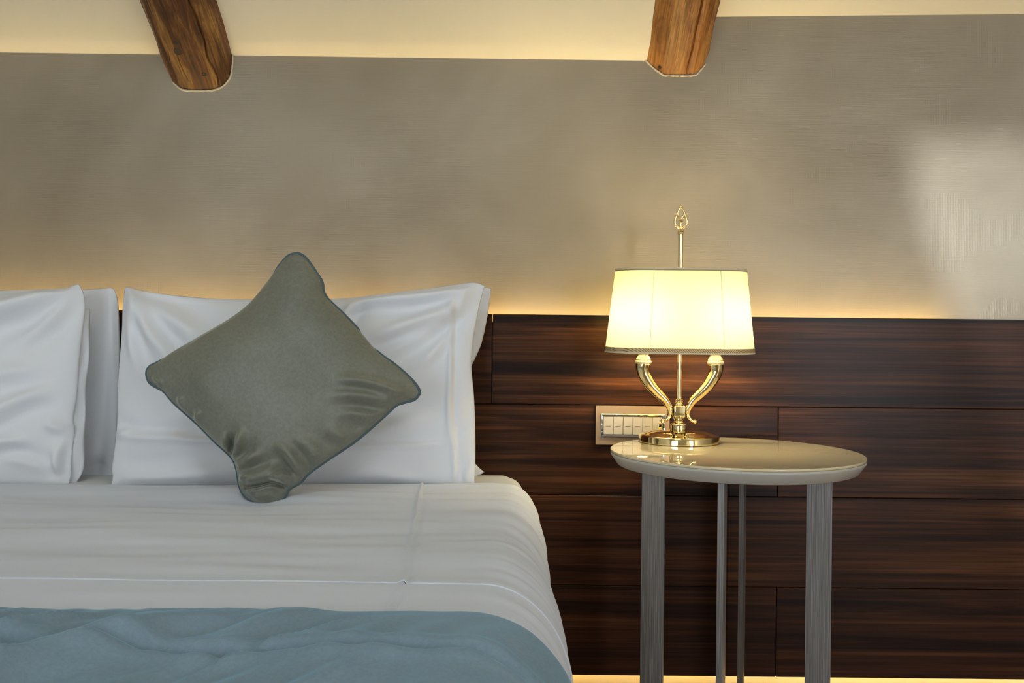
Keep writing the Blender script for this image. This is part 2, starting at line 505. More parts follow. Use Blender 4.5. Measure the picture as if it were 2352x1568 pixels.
# ---------------------------------------------------------------- ceiling beams
def beam(name, sect_px, label, mat, cracks, seed, rim_px, knots, top=0.16, up_len=2.2, amp=.0045):
    Zw = WY - CAMY
    P = [W(x, y, Zw) for x, y in sect_px]
    c = sum((p for p in P), Vector()) / len(P)
    root_loc = Vector((c.x, WY, min(p.z for p in P)))
    th = math.atan(TS)
    ey = Vector((0, -math.cos(th), math.sin(th)))
    ez = Vector((1, 0, 0)).cross(ey)
    R = Matrix((Vector((1, 0, 0)), ey, ez)).transposed()
    poly = [Vector((p.x - root_loc.x, p.z - root_loc.z)) for p in P]
    # densify with straight edges, close over the top
    loop = [poly[0] + Vector((0, top))] + poly + [poly[-1] + Vector((0, top))]
    dens = []
    m = len(loop)
    for i in range(m):
        a, b = loop[i], loop[(i + 1) % m]
        k = max(2, int((b - a).length / 0.0011)) if 1 <= i < m - 2 else 12
        dens += [a.lerp(b, j / k) for j in range(k)]
    # soften the arrises a little
    n = len(dens)
    for _ in range(4):
        dens = [(dens[i - 1] + dens[i] * 2 + dens[(i + 1) % n]) / 4 for i in range(n)]
    ts = [-0.06 + 0.0045 * i for i in range(95)] + [0.4 + 0.1 * i for i in range(1, int((up_len - .4) / .1))]
    V, Fc = [], []
    cen = sum((p for p in dens), Vector((0, 0))) / n
    for t in ts:
        for i, p in enumerate(dens):
            tan = (dens[(i + 1) % n] - dens[i - 1]).normalized()
            nor = Vector((tan.y, -tan.x))
            if nor.dot(p - cen) < 0: nor = -nor
            q = Vector((p.x * 9, p.y * 9, t * 5 + seed))
            d = amp * noise.noise(q) + 0.0014 * noise.noise(Vector((p.x * 90, p.y * 90, t * 16 + seed))) + 0.0006 * noise.noise(Vector((p.x * 400, p.y * 400, t * 40)))
            d *= min(1, max(0.25, t / .05 + 0.25))
            for (cx, drift, wid, dep, t0, t1, wob) in cracks:
                if t0 <= t <= t1 and p.y < top * 0.6:
                    xx = cx + drift * t + wob * noise.noise(Vector((t * 22, cx * 50, seed)))
                    dd = abs(p.x - xx)
                    if dd < wid: d -= dep * (1 - dd / wid) * min(1, (t - t0) / .02 + .3, (t1 - t) / .02 + .1)
            pp = p + nor * d
            w = Vector((pp.x, 0, pp.y)) + ey * t
            V.append(R.transposed() @ w)
    for j in range(len(ts) - 1):
        for i in range(n):
            i2 = (i + 1) % n
            Fc.append((j * n + i, j * n + i2, (j + 1) * n + i2, (j + 1) * n + i))
    root = empty(name, root_loc)
    root.rotation_euler = R.to_euler()
    tag(root, label, 'beam', 'old timber ceiling beams')
    body = mesh_obj('timber', V, Fc, mat, root)
    # plaster rim where the timber enters the wall
    pts = [W(x, y, Zw) - root_loc + Vector((0, -0.0005, 0)) for x, y in rim_px]
    pts = [R.transposed() @ p for p in catmull(pts, 60)]
    rads = [0.0019 + 0.0016 * noise.noise(Vector((i * .45, seed, 0))) for i in range(60)]
    tube('plaster_rim', pts, rads, M_PLASTER, root, 8)
    for (kx, kt, rx, rt, mt) in knots:      # knots on the underside
        best = min((v for v in V if True), key=lambda v: abs((R @ v).x - kx) * 1.0 + abs((R @ v).dot(ey) - kt) * 1.0 + max(0, (R @ v).z - TS * abs((R @ v).y) - .03) * 3)
        kv = []; kf = []
        seg = 18
        for ring, (s, h) in enumerate(((1.0, -.0010), (0.86, .0020), (0.6, .0018), (0.25, .0008))):
            for k in range(seg):
                a = 2 * math.pi * k / seg
                kv.append((best[0] + rx * s * math.cos(a), best[1] + rt * s * math.sin(a), best[2] + h))
        for ring in range(3):
            for k in range(seg):
                k2 = (k + 1) % seg
                kf.append((ring * seg + k, ring * seg + k2, (ring + 1) * seg + k2, (ring + 1) * seg + k))
        kf.append(tuple(3 * seg + k for k in range(seg)))
        mesh_obj('knot', kv, kf, mt, root)
    return root

beam('ceiling_beam', [(362, 112), (378, 150), (396, 186), (416, 203), (440, 207), (486, 206), (510, 197), (526, 178), (531, 158), (533, 118)],
     'dark knotty ceiling beam above the pillows, its end let into the wall', M_BEAM1,
     [(0.045, 0.0, .0022, .010, 0.0, .35, .010), (-0.022, 0.01, .0020, .007, 0.02, .16, .008), (-0.045, -0.005, .0018, .006, .05, .4, .008)], 3.1,
     [(398, 190), (416, 205), (440, 209), (486, 208), (511, 199), (528, 180), (533, 158), (535, 122)],
     [(0.024, 0.045, .0055, .0050, M_KNOT), (-0.016, .105, .010, .009, M_KNOT), (-0.014, .124, .006, .004, M_KNOT)], amp=.008)
beam('ceiling_beam', [(1479, 126), (1481, 135), (1500, 153), (1522, 169), (1530, 171.5), (1592, 171.5), (1606, 162), (1620, 146), (1622, 134), (1630, 119), (1634, 60), (1636, 25)],
     'honey brown ceiling beam with a long crack above the table lamp', M_BEAM2,
     [(0.0065, 0.0, .0024, .014, 0.0, .5, .002), (0.05, 0.0, .0018, .004, .05, .09, .004)], 8.7,
     [(1478, 134), (1499, 155), (1521, 171), (1530, 174), (1592, 174), (1607, 164), (1621, 147)],
     [(-0.056, 0.016, .0045, .0040, M_KNOT)])

# ---------------------------------------------------------------- bed
ZB = 0.556                        # top of the mattress
def lerp_tab(tab, x):
    for (xa, ya), (xb, yb) in zip(tab, tab[1:]):
        if xa <= x <= xb: return ya + (yb - ya) * (x - xa) / (xb - xa)
    return tab[0][1] if x < tab[0][0] else tab[-1][1]
XE = [(-.3, .045), (.5, .045), (.75, .050), (.9, .063), (1.0, .066), (1.2, .060), (1.5, .050), (1.72, .040), (1.84, .038), (1.862, .022)]
AA = [(0, .10), (.9, .10), (1.25, .088), (1.65, .050), (1.87, .034)]
BB = [(0, .125), (1.25, .125), (1.65, .060), (1.87, .045)]
def sm(a, b, x):
    t = min(1, max(0, (x - a) / (b - a))); return t * t * (3 - 2 * t)

def cloth_over_bed(name, Zlist, zstart, off, zbot, mat, wr, shrink=0.0, dense=0.004, parent=None, loc=None, edge=None):
    """cloth lying over the mattress and down its right side; rows run along distance Zlist, zstart(x) bends the first edge"""
    V, Fc = [], []
    ncol = None
    base = Vector(loc) if loc else Vector()
    for j, Zr in enumerate(Zlist):
        row = []
        # fixed column parametrisation
        cols = [('f', -1.78 + i * 0.035) for i in range(17)]
        nfl = int(1.15 / dense)
        cols += [('g', i / nfl) for i in range(nfl)]
        cols += [('c', i / 30.0 * math.pi / 2) for i in range(30)]
        cols += [('s', i / 24.0) for i in range(25)]
        for kind, u in cols:
            xe0 = lerp_tab(XE, Zr) - shrink; a0 = lerp_tab(AA, Zr); b0 = lerp_tab(BB, Zr)
            if kind == 'f': x = u; z = 0.0; nx, nz = 0, 1; arc = x
            elif kind == 'g': x = -1.185 + u * ((xe0 - a0) + 1.185); z = 0; nx, nz = 0, 1; arc = x
            elif kind == 'c':
                x = xe0 - a0 + a0 * math.sin(u); z = -b0 * (1 - math.cos(u)); nx, nz = math.sin(u), math.cos(u); arc = xe0 - a0 + u * (a0 + b0) / 2
            else:
                drop = (ZB - b0 - zbot)
                x = xe0 + .006 * math.sin(u * math.pi); z = -b0 - u * drop; nx, nz = 1, 0; arc = xe0 - a0 + math.pi / 2 * (a0 + b0) / 2 + u * drop
            Z = Zr + (zstart(arc) if zstart else 0.0) * (1 - sm(0, 0.25, Zlist[0] - Zr))
            o = off
            if edge: o = off * edge(Zlist[0] - Zr)
            o += wr(arc, Z, Zr, kind, u)
            row.append(Vector((x + nx * o, Z + CAMY, ZB + z + nz * o)) - base)
        ncol = len(row)
        V += row
    for j in range(len(Zlist) - 1):
        for i in range(ncol - 1):
            q = j * ncol + i
            Fc.append((q, q + 1, q + ncol + 1, q + ncol))
    return mesh_obj(name, V, Fc, mat, parent)

def zrange(a, b, step):
    n = int(abs(a - b) / step)
    return [a + (b - a) * i / n for i in range(n + 1)]

nz3 = lambda x, y, z=0.0: noise.noise(Vector((x, y, z)))

bed = empty('bed', (-0.86, -1.0, 0))
tag(bed, 'wide bed with a white fitted mattress against the panelled wall', 'bed')
def wr_m(arc, Z, Zr, kind, u): return .0012 * nz3(arc * 9, Z * 9, 4.0)
mat_o = cloth_over_bed('mattress', [1.870, 1.8685] + zrange(1.866, -.05, .03), None, 0.0, .33, M_FITTED,
                       lambda a, Z, Zr, k, u: (-.02 if Zr > 1.869 else (-.006 if Zr > 1.867 else 0)) + wr_m(a, Z, Zr, k, u), shrink=.008, dense=.03, parent=bed, loc=(-0.86, -1.0, 0))
boxes('bed_base', [(-.92, .86, -.94, .98, .10, .325)], M_BASE, bed, 0.01)
boxes('mattress_core', [(-.92, .875, .955, .985, .33, ZB - .03)], M_FITTED, bed, 0.008)
for sx in (-.84, .78):
    for sy in (-.86, .9):
        lathe('leg', [(.022, 0), (.026, .1)], M_DARK, bed, 20, (sx, sy, 0))

# white top sheet, turned down over itself
def crease(x, xc, w, h):
    d = (x - xc) / w
    return h * (math.exp(-d * d) - .6 * math.exp(-((d - 1.6) ** 2)))
def wr_common(arc, Z):
    w = .0070 * nz3(arc * 2.6 + Z * 2.2, Z * 10, 1.7) + .0038 * nz3(arc * 5 - Z * 3, Z * 26, 7.7)
    w += .0016 * abs(nz3(arc * 1.6 + Z * 2.0, Z * 9 + 3, 2.2))
    return w
def side_folds(arc, Z, amp=.004):
    k = sm(-.06, .06, arc)
    return amp * k * (nz3(Z * 30 + arc * 1.2, arc * 2.2, 5.1) + .6 * nz3(Z * 70 + arc * 2, arc * 3, 9.0)) * (1 - sm(1.55, 1.72, Z) * .5)
def wr_sheet(arc, Z, Zr, kind, u):
    return .006 - .007 * sm(1.0, 1.06, Z) * sm(1.69, 1.66, Z) + wr_common(arc, Z) * .6 + side_folds(arc, Z, .0045) + crease(arc, -.125, .0034, .0042) * (1 if Z < .99 else 0)
sheet = empty('top_sheet', (-0.86, -1.0, ZB))
tag(sheet, 'white top sheet spread over the bed and hanging at its side', 'sheet')
zst = lambda arc: .07 * arc if arc < -.05 else -.0035 - .35 * max(0, arc + .03) * (1 if arc < .14 else .14 / max(arc, .14) )
edge_r = lambda d: -0.2 if d <= .0005 else min(1.0, (d / .02) ** .45)
cloth_over_bed('sheet_body', [1.690, 1.6885, 1.686, 1.683] + zrange(1.678, .10, .008), zst, .003, .14, M_SHEET, wr_sheet, parent=sheet, loc=(-0.86, -1.0, ZB))
def wr_turn(arc, Z, Zr, kind, u):
    pull = 0.0
    # dent and little folds where the cushion rests
    dx, dz = arc + .440, Z - 1.495
    pull += -.007 * math.exp(-(dx * dx / .0025 + dz * dz / .0035))
    pull += .004 * math.exp(-((dx) ** 2 / .03 + (dz - .05) ** 2 / .002))
    xc = lerp_tab([(1.0, -.124), (1.7, -.176)], Z)
    hem = .0005 * sm(.030, .022, Z - .992) if Z - .992 < .03 else 0
    return .0066 + .0012 * sm(1.0, 1.06, Z) + wr_common(arc, Z) * (.6 + .4 * sm(1.0, 1.12, Z)) + side_folds(arc, Z, .0045) + pull + crease(arc, xc, .0034, .0042) + hem
zl = [1.700, 1.699, 1.697, 1.694, 1.690, 1.685] + zrange(1.679, 1.003, .006) + [.9995, .9965, .9945, .9930, .9924, .9926, .9932]
def turn_edge(arc, Z, Zr, kind, u):
    w = wr_turn(arc, Z, Zr, kind, u)
    if Zr < .9925: w -= .0012
    if Zr in (.9926, .9932): w -= .0020
    if Zr > 1.6995: w -= .016
    elif Zr > 1.6965: w -= .007
    elif Zr > 1.693: w -= .003
    return w
def zst2(arc):
    return zst(arc)
def bend_turn(arc, Z): return 0
cloth_over_bed('turned_down_hem', zl, zst2, .003, .14, M_SHEET, turn_edge, parent=sheet, loc=(-0.86, -1.0, ZB))

# blue throw
def wr_throw(arc, Z, Zr, kind, u):
    d = arc * .81 - Z * .59; e = arc * .59 + Z * .81
    k = 1 - .75 * sm(-.35, .02, arc)
    w = (.0240 * nz3(d * 17, e * 5.0, 3.3) + .006 * nz3(d * 10, e * 3.5, 5.5)) * k + .0095 * nz3(d * 38, e * 9, 6.1) * k + .0015 * nz3(arc * 6, Z * 14, 2.9)
    n1 = nz3(d * 13 + 2.0, e * 4.0, 8.8)
    w += .0065 * (1 - min(1, abs(n1) * 4.5)) ** 2 * k
    seam = lerp_tab([(-1.2, .748), (-.5, .744), (-.1, .742), (.0, .735), (.3, .700)], arc) + .003 * nz3(arc * 14, 0, 1.1)
    s = abs(Z - seam)
    w += -.0075 * math.exp(-(s / .0045) ** 2) + .0045 * math.exp(-((s - .016) / .012) ** 2)
    return w
zth = [.858, .8585, .8580, .8565, .8545, .852, .849, .845, .840] + zrange(.835, .14, .005)
def throw_w(arc, Z, Zr, kind, u):
    i = zth.index(Zr)
    lift = [.006, .0105, .0135, .0165, .0190, .0210, .0225, .0235, .0240]
    w = wr_throw(arc, Z, Zr, kind, u)
    if i < 9: return lift[i] + w * (i / 9.0) * .3
    return .0245 + w * (.3 + .7 * sm(.84, .80, Zr))
zst3 = lambda arc: .0035 * nz3(arc * 9, .3, 4.4) - .006 * sm(-.7, -1.1, arc) + .004 - .02 * sm(.02, .2, arc)
throw = cloth_over_bed('blanket', zth, zst3, 0.0, .22, M_THROW, throw_w, loc=(-0.86, -1.4, ZB))
throw.location = (-0.86, -1.4, ZB)
throw.name = 'throw_blanket'
tag(throw, 'folded blue velvet throw across the foot of the bed', 'blanket')

# ---------------------------------------------------------------- pillows
class Plane:
    """plane leaning back against the wall: distance Zb at height zb, Zt at height zt"""
    def __init__(s, Zb, zb, Zt, zt):
        s.k = (Zt - Zb) / (zt - zb); s.Zb, s.zb = Zb, zb
        s.n = Vector((0, -1, s.k)).normalized()
    def at(s, px, py):
        dx, dy = px - 1176.0, py - 784.0
        dx, dy = dx + ROLL * dy, dy - ROLL * dx
        Z = (s.Zb + s.k * (CAMZ - s.zb)) / (1 + s.k * dy / F)
        return Vector((dx * Z / F, Z + CAMY, CAMZ - dy * Z / F))

def resample(P, n):
    return catmull(P, n)

def stuffed(name, plane, bottom, right, top, left, T, folds, mat, root_label, cat, group=None, nu=130, nv=96, back=0.8, noise_amp=.002, seed=0.0, pw=2.6, ex=.62, piping=None, bulge=None, fold_k=2.5):
    """stuffed case: four seam curves (photograph pixels on the leaning plane), bulging front and back, with drawn folds"""
    B = resample([plane.at(*p) for p in bottom], nu + 1)
    Tt = resample([plane.at(*p) for p in top], nu + 1)
    L = resample([plane.at(*p) for p in left], nv + 1)
    R = resample([plane.at(*p) for p in right], nv + 1)
    P00, P10, P01, P11 = B[0], B[-1], Tt[0], Tt[-1]
    fl = [(plane.at(a, b), plane.at(c, d), w, h) for (a, b, c, d, w, h) in folds]
    us = [0.5 - 0.5 * math.cos(math.pi * i / nu) for i in range(nu + 1)]
    vs = [0.5 - 0.5 * math.cos(math.pi * i / nv) for i in range(nv + 1)]
    us = [0.5 * a + 0.5 * i / nu for i, a in enumerate(us)]
    vs = [0.5 * a + 0.5 * i / nv for i, a in enumerate(vs)]
    def curve(C, t):
        f = t * (len(C) - 1); i = min(int(f), len(C) - 2)
        return C[i].lerp(C[i + 1], f - i)
    front, backv = [], []
    base = (B[0] + B[-1]) / 2
    for j in range(nv + 1):
        for i in range(nu + 1):
            u, v = us[i], vs[j]
            p = curve(B, u) * (1 - v) + curve(Tt, u) * v + curve(L, v) * (1 - u) + curve(R, v) * u \
                - (P00 * (1 - u) * (1 - v) + P10 * u * (1 - v) + P01 * (1 - u) * v + P11 * u * v)
            fu = max(0, 1 - abs(2 * u - 1) ** pw) ** ex; fv = max(0, 1 - abs(2 * v - 1) ** pw) ** ex
            t = T * fu * fv
            if bulge: t *= bulge(u, v)
            e = min(1, 9 * min(u, 1 - u, v, 1 - v))
            d = noise_amp * (nz3(p.x * 7 + seed, p.z * 7, seed) + .6 * nz3(p.x * 16, p.z * 13 + seed, seed)) * e
            e2 = min(1, 22 * min(u, 1 - u, v, 1 - v))
            for (a, b, w, h) in fl:
                ab = b - a; q = p - a
                s = q.dot(ab) / ab.length_squared
                if -.25 < s < 1.25:
                    bend = .25 * w * math.sin(s * 5 + a.x * 40)
                    dist = (q - ab * s).length
                    sg = 1 if (ab.x * q.z - ab.z * q.x) > 0 else -1
                    dd = (dist * sg + bend) / w
                    tap = sm(-.25, .25, s) * (1 - sm(.6, 1.25, s))
                    d += fold_k * h * tap * (math.exp(-dd * dd) - .55 * math.exp(-((dd - 1.7) / 1.1) ** 2)) * e2
            d = max(d, -t * .75)
            front.append(p + plane.n * (t + d) - base)
            backv.append(p - plane.n * (t * back + d * .3) - base)
    V = front + backv
    n1 = nu + 1; off = len(front)
    Fc = []
    for j in range(nv):
        for i in range(nu):
            q = j * n1 + i
            Fc.append((q, q + 1, q + n1 + 1, q + n1))
            Fc.append((off + q, off + q + n1, off + q + n1 + 1, off + q + 1))
    root = empty(name, base)
    tag(root, root_label, cat, group)
    body = mesh_obj('case', V, Fc, mat, root)
    bm = bmesh.new(); bm.from_mesh(body.data)
    bmesh.ops.remove_doubles(bm, verts=bm.verts, dist=1e-5)
    bmesh.ops.recalc_face_normals(bm, faces=bm.faces)
    bm.to_mesh(body.data); bm.free()
    if piping:
        lp = [x - base for x in (B[:-1] + R[:-1] + list(reversed(Tt))[:-1] + list(reversed(L))[:-1])]
        nB, nR, nT, nL = len(B) - 1, len(R) - 1, len(Tt) - 1, len(L) - 1
        cen = sum(lp, Vector()) / len(lp)
        tuck = []
        for i, p in enumerate(lp):
            k = (i - nB - nR - nT) / nL          # along the upper left edge the body rolls over the seam
            a = sm(.12, .25, k) * (1 - sm(.80, .92, k)) if 0 < k < 1 else 0
            k2 = (i - nB - nR) / nT
            if 0 < k2 < 1: a = .7 * sm(.30, .36, k2) * (1 - sm(.42, .48, k2))
            tuck.append(p + (cen - p).normalized() * .006 * a - plane.n * .010 * a)
        tube('piping', tuck, piping[0], piping[2], root, 8, closed=True)
    return root, plane, base

GP = 'white pillows propped against the headboard'
pl_back = Plane(1.818, .562, 1.853, .95)
pl_front = Plane(1.705, .562, 1.775, .95)
# rear right pillow: only its corners show beside the front one
stuffed('pillow', pl_back, [(305, 1098), (700, 1096), (1060, 1094), (1096, 1092), (1113, 1084)],
        [(1113, 1084), (1095, 1068), (1070, 1030), (1068, 930), (1078, 855), (1090, 826), (1106, 788), (1118, 735), (1124, 700), (1129, 662)],
        [(320, 676), (340, 673), (560, 690), (760, 687), (1000, 668), (1100, 661), (1129, 662)],
        [(305, 1098), (312, 900), (312, 780), (320, 676)], .030, [], M_LINEN,
        'white pillow mostly hidden behind the one with the green cushion', 'pillow', GP, nu=90, nv=80)
# rear left pillow
stuffed('pillow', pl_back, [(-600, 1108), (-200, 1108), (120, 1107), (258, 1106)],
        [(258, 1106), (263, 1080), (269, 1010), (273, 930), (276, 850), (275, 760), (271, 690), (262, 664)],
        [(-560, 668), (-200, 676), (60, 668), (190, 665), (252, 661), (262, 664)],
        [(-600, 1108), (-585, 900), (-560, 668)], .034,
        [(255, 680, 268, 900, .006, .003), (190, 1080, 250, 1075, .02, -.004)], M_LINEN,
        'white pillow half hidden behind the leftmost pillow at the frame edge', 'pillow', GP, nu=110, nv=90, seed=5.5, back=.5)
# front left pillow
flp, _, flb = stuffed('pillow', pl_front, [(-600, 1124), (-250, 1122), (0, 1120), (100, 1118), (157, 1116)],
        [(157, 1116), (164, 1085), (166, 1040), (173, 985), (169, 962), (178, 905), (183, 830), (190, 762), (196, 705), (192, 672), (181, 652)],
        [(-580, 662), (-300, 674), (0, 667), (95, 664), (150, 661), (168, 655), (181, 652)],
        [(-600, 1124), (-588, 900), (-580, 662)], .060,
        [(175, 668, -40, 735, .020, .009), (182, 690, 60, 800, .016, .006), (120, 905, -40, 985, .016, .007), (95, 850, -60, 905, .018, .006),
         (80, 1010, -30, 1035, .012, .005), (165, 1085, 130, 1040, .012, .006), (170, 985, 120, 975, .012, .005), (150, 1110, 172, 1000, .008, -.006),
         (120, 700, -80, 760, .03, .007), (40, 1060, 150, 1075, .012, .003)], M_LINEN,
        'leftmost white pillow in front, cut off by the left edge', 'pillow', GP, seed=2.2, nu=170, nv=110)
# open hem of the left pillowcase, standing behind its right edge
def flap(root, base, plane, inner, outer, back, n=40):
    A = catmull([plane.at(*p) for p in inner], n); B = catmull([plane.at(*p) for p in outer], n)
    V, Fc = [], []
    for i in range(n):
        for k in range(7):
            t = k / 6
            V.append(A[i].lerp(B[i], t) - plane.n * (back * t + .004 * math.sin(t * 3) * math.sin(i * .5)) - base)
    for i in range(n - 1):
        for k in range(6):
            q = i * 7 + k; Fc.append((q, q + 1, q + 8, q + 7))
    o = mesh_obj('hem_flap', V, Fc, M_LINEN, root)
    md = o.modifiers.new('solid', 'SOLIDIFY'); md.thickness = .0018
flap(flp, flb, pl_front, [(150, 1114), (160, 1060), (165, 985), (172, 905), (177, 830), (184, 762), (188, 705)],
     [(160, 1116), (182, 1072), (185, 985), (188, 905), (194, 830), (197, 762), (197, 705)], .018)
# front right pillow
rp, _, rbase = stuffed('pillow', pl_front, [(256, 1116), (400, 1119), (600, 1120), (850, 1119), (1020, 1117), (1090, 1114)],
        [(1090, 1114), (1092, 1040), (1091, 960), (1088, 900), (1083, 845), (1086, 790), (1093, 745), (1103, 695), (1114, 656)],
        [(287, 661), (296, 659), (320, 666), (400, 678), (480, 685), (600, 687), (770, 686), (900, 672), (1000, 660), (1070, 650), (1092, 649), (1114, 656)],
        [(256, 1116), (259, 1090), (257, 1075), (268, 990), (270, 910), (274, 840), (280, 760), (282, 700), (287, 661)], .058,
        [(300, 675, 420, 850, .018, .010), (330, 680, 480, 800, .022, .008), (295, 690, 330, 860, .014, .006),
         (1080, 668, 800, 700, .016, .008), (1075, 690, 860, 790, .016, .009), (1065, 715, 880, 830, .014, .006), (1040, 770, 960, 850, .012, .004),
         (820, 705, 790, 760, .012, .007), (1040, 700, 1030, 1000, .006, .0030), (1035, 930, 1046, 1112, .006, .0030),
         (1085, 940, 1060, 1010, .014, -.004), (780, 1030, 1010, 1022, .006, .003), (860, 1000, 1000, 960, .016, .004), (300, 1000, 520, 1015, .010, .004), (280, 1100, 560, 1090, .02, .006),
         (262, 985, 300, 1000, .012, .006), (960, 1105, 800, 1085, .02, .005), (440, 1015, 560, 1012, .005, .003), (1070, 1110, 1088, 1060, .008, .004)],
        M_LINEN, 'white pillow behind the green velvet cushion, in front at the right', 'pillow', GP, seed=8.8, nu=170, nv=110)

# ---------------------------------------------------------------- velvet cushion standing on its corner
pl_c = Plane(1.494, .566, 1.600, 1.03)
def cb(u, v): return 1.0
cush, _, cbase = stuffed('cushion', pl_c,
        # lower left edge: left corner -> bottom corner
        [(337, 862), (342, 876), (354, 886), (376, 898), (400, 925), (450, 970), (492, 1012), (532, 1050), (544, 1078), (547, 1098), (551, 1118), (562, 1138), (584, 1153), (606, 1155)],
        [(606, 1155), (636, 1154), (652, 1143), (666, 1122), (690, 1108), (708, 1088), (742, 1063), (820, 1010), (880, 958), (908, 932), (925, 925), (952, 917), (964, 903)],
        [(684, 581), (702, 592), (724, 622), (740, 648), (748, 680), (790, 722), (830, 764), (868, 808), (908, 838), (942, 868), (960, 890), (964, 903)],
        [(337, 862), (338, 850), (346, 840), (362, 832), (400, 806), (460, 772), (522, 736), (570, 700), (606, 658), (640, 612), (662, 588), (684, 581)],
        .064,
        [(935, 905, 800, 880, .010, .010), (925, 922, 790, 915, .012, .010), (890, 952, 790, 960, .012, .006), (705, 1085, 660, 1030, .010, .009), (740, 1062, 700, 1010, .012, .006),
         (800, 1022, 770, 985, .012, .005), (540, 1062, 575, 1000, .008, .009), (530, 1045, 545, 1005, .006, -.006), (548, 1072, 610, 1050, .010, .008), (556, 1098, 650, 1086, .010, .007), (566, 1119, 636, 1109, .0042, -.009), (572, 1128, 640, 1120, .006, .005), (585, 1142, 628, 1140, .009, .004),
         (640, 1098, 682, 1094, .008, .007), (628, 1106, 662, 1120, .0045, -.008), (556, 1112, 580, 1106, .004, -.005), (455, 985, 470, 950, .008, .006), (372, 890, 360, 868, .006, .006), (420, 940, 430, 915, .008, .004),
         (450, 870, 600, 780, .08, .006)],
        M_VELVET, 'sage green velvet cushion standing on its corner against a white pillow', 'cushion', nu=170, nv=170, noise_amp=.0022, seed=1.3, pw=2.3, ex=.6, piping=(.0029, .0, M_PIPING), fold_k=2.1)

# ---------------------------------------------------------------- side table
TX, TY, TR, TZ = 0.430, 1.635 + CAMY, 0.237, CAMZ - 0.2061
table = empty('side_table', (TX, TY, 0), -math.radians(20.5))
tag(table, 'round side table with cream glass top and flat brushed grey legs', 'table')
lathe('apron', [(.19, TZ - .0275), (.2215, TZ - .0285), (.2235, TZ - .0275), (.2355, TZ - .0105), (.2365, TZ - .0085), (.23655, TZ - .0080), (.2365, TZ - .0048), (.230, TZ - .0048)], M_APRON, table, 160, sharp=30)
lathe('glass_top', [(.10, TZ - .0046), (.2360, TZ - .0046), (.2368, TZ - .004), (.2370, TZ - .0025), (.2368, TZ - .0008), (.2358, TZ), (.2352, TZ + .00005), (.2340, TZ + .00006), (.08, TZ + .00006)], M_GLASSTOP, table, 160, sharp=60)
leg0 = None
for k in range(4):
    a = k * math.pi / 2
    if leg0 is None:
        leg0 = boxes('leg', [(-.0225, .0225, -.0055, .0055, 0, TZ - .0275)], M_BRUSH, table, .0008)
        o = leg0
    else:
        o = leg0.copy(); COL.objects.link(o); o.parent = table
    rl = (.155, .186)[k % 2]; o.location = (rl * math.cos(a), rl * math.sin(a), 0); o.rotation_euler = (0, 0, a)

# ---------------------------------------------------------------- table lamp
LX, LY, LZ = 0.350, -0.1115, TZ
lamp = empty('table_lamp', (LX, LY, LZ))
tag(lamp, 'lit two-arm gold table lamp with oval cream shade on the side table', 'lamp')
lathe('base', [(.050, .0), (.0815, .0), (.0830, .0012), (.0830, .0135), (.0820, .0155), (.0795, .0165), (.0740, .0170), (.0680, .0190), (.055, .0228), (.040, .0252), (.020, .0262), (.006, .0265)], M_GOLD, lamp, 96, sharp=50)
lathe('collar', [(.0165, .0255), (.0170, .0275), (.0170, .0372), (.0160, .0385), (.0125, .0395), (.0095, .0425), (.0085, .0455), (.0105, .0480), (.0115, .0495), (.0110, .0515), (.006, .052)], M_GOLD, lamp, 40)
boxes('hub', [(-.0120, .0120, -.0120, .0120, .0515, .0765)], M_GOLD, lamp, .0038, segs=4, sharp=180)
lathe('stem', [(.0078, .0760), (.0085, .0785), (.0078, .0805), (.0066, .0815), (.0085, .0835), (.0085, .0850), (.0068, .0862), (.0082, .0875), (.0078, .0895), (.0050, .0905), (.0050, .4330), (.0074, .4334), (.0074, .4360), (.0062, .4375), (.0070, .4395), (.0048, .4435), (.001, .4440)], M_GOLD, lamp, 28)
s_ = 1.7725 / F
def lp(px, py):     # offsets from the lamp axis, in the plane of the two arms
    y_ = py - ROLL * (1561.8 - 1176)
    return Vector(((px - 1561.8) * s_, 0, (784 - y_) * s_ + CAMZ - LZ))
horn = [(1479, 834, 17.6), (1477.2, 846, 16.4), (1479.5, 857, 15.3), (1485.5, 869, 14.2), (1497, 886, 12.9), (1513, 903, 11.0), (1529, 918, 9.6), (1538.5, 932.5, 8.0), (1542, 946, 6.6), (1539, 957, 5.2), (1532, 965, 4.0), (1526, 967, 3.2)]
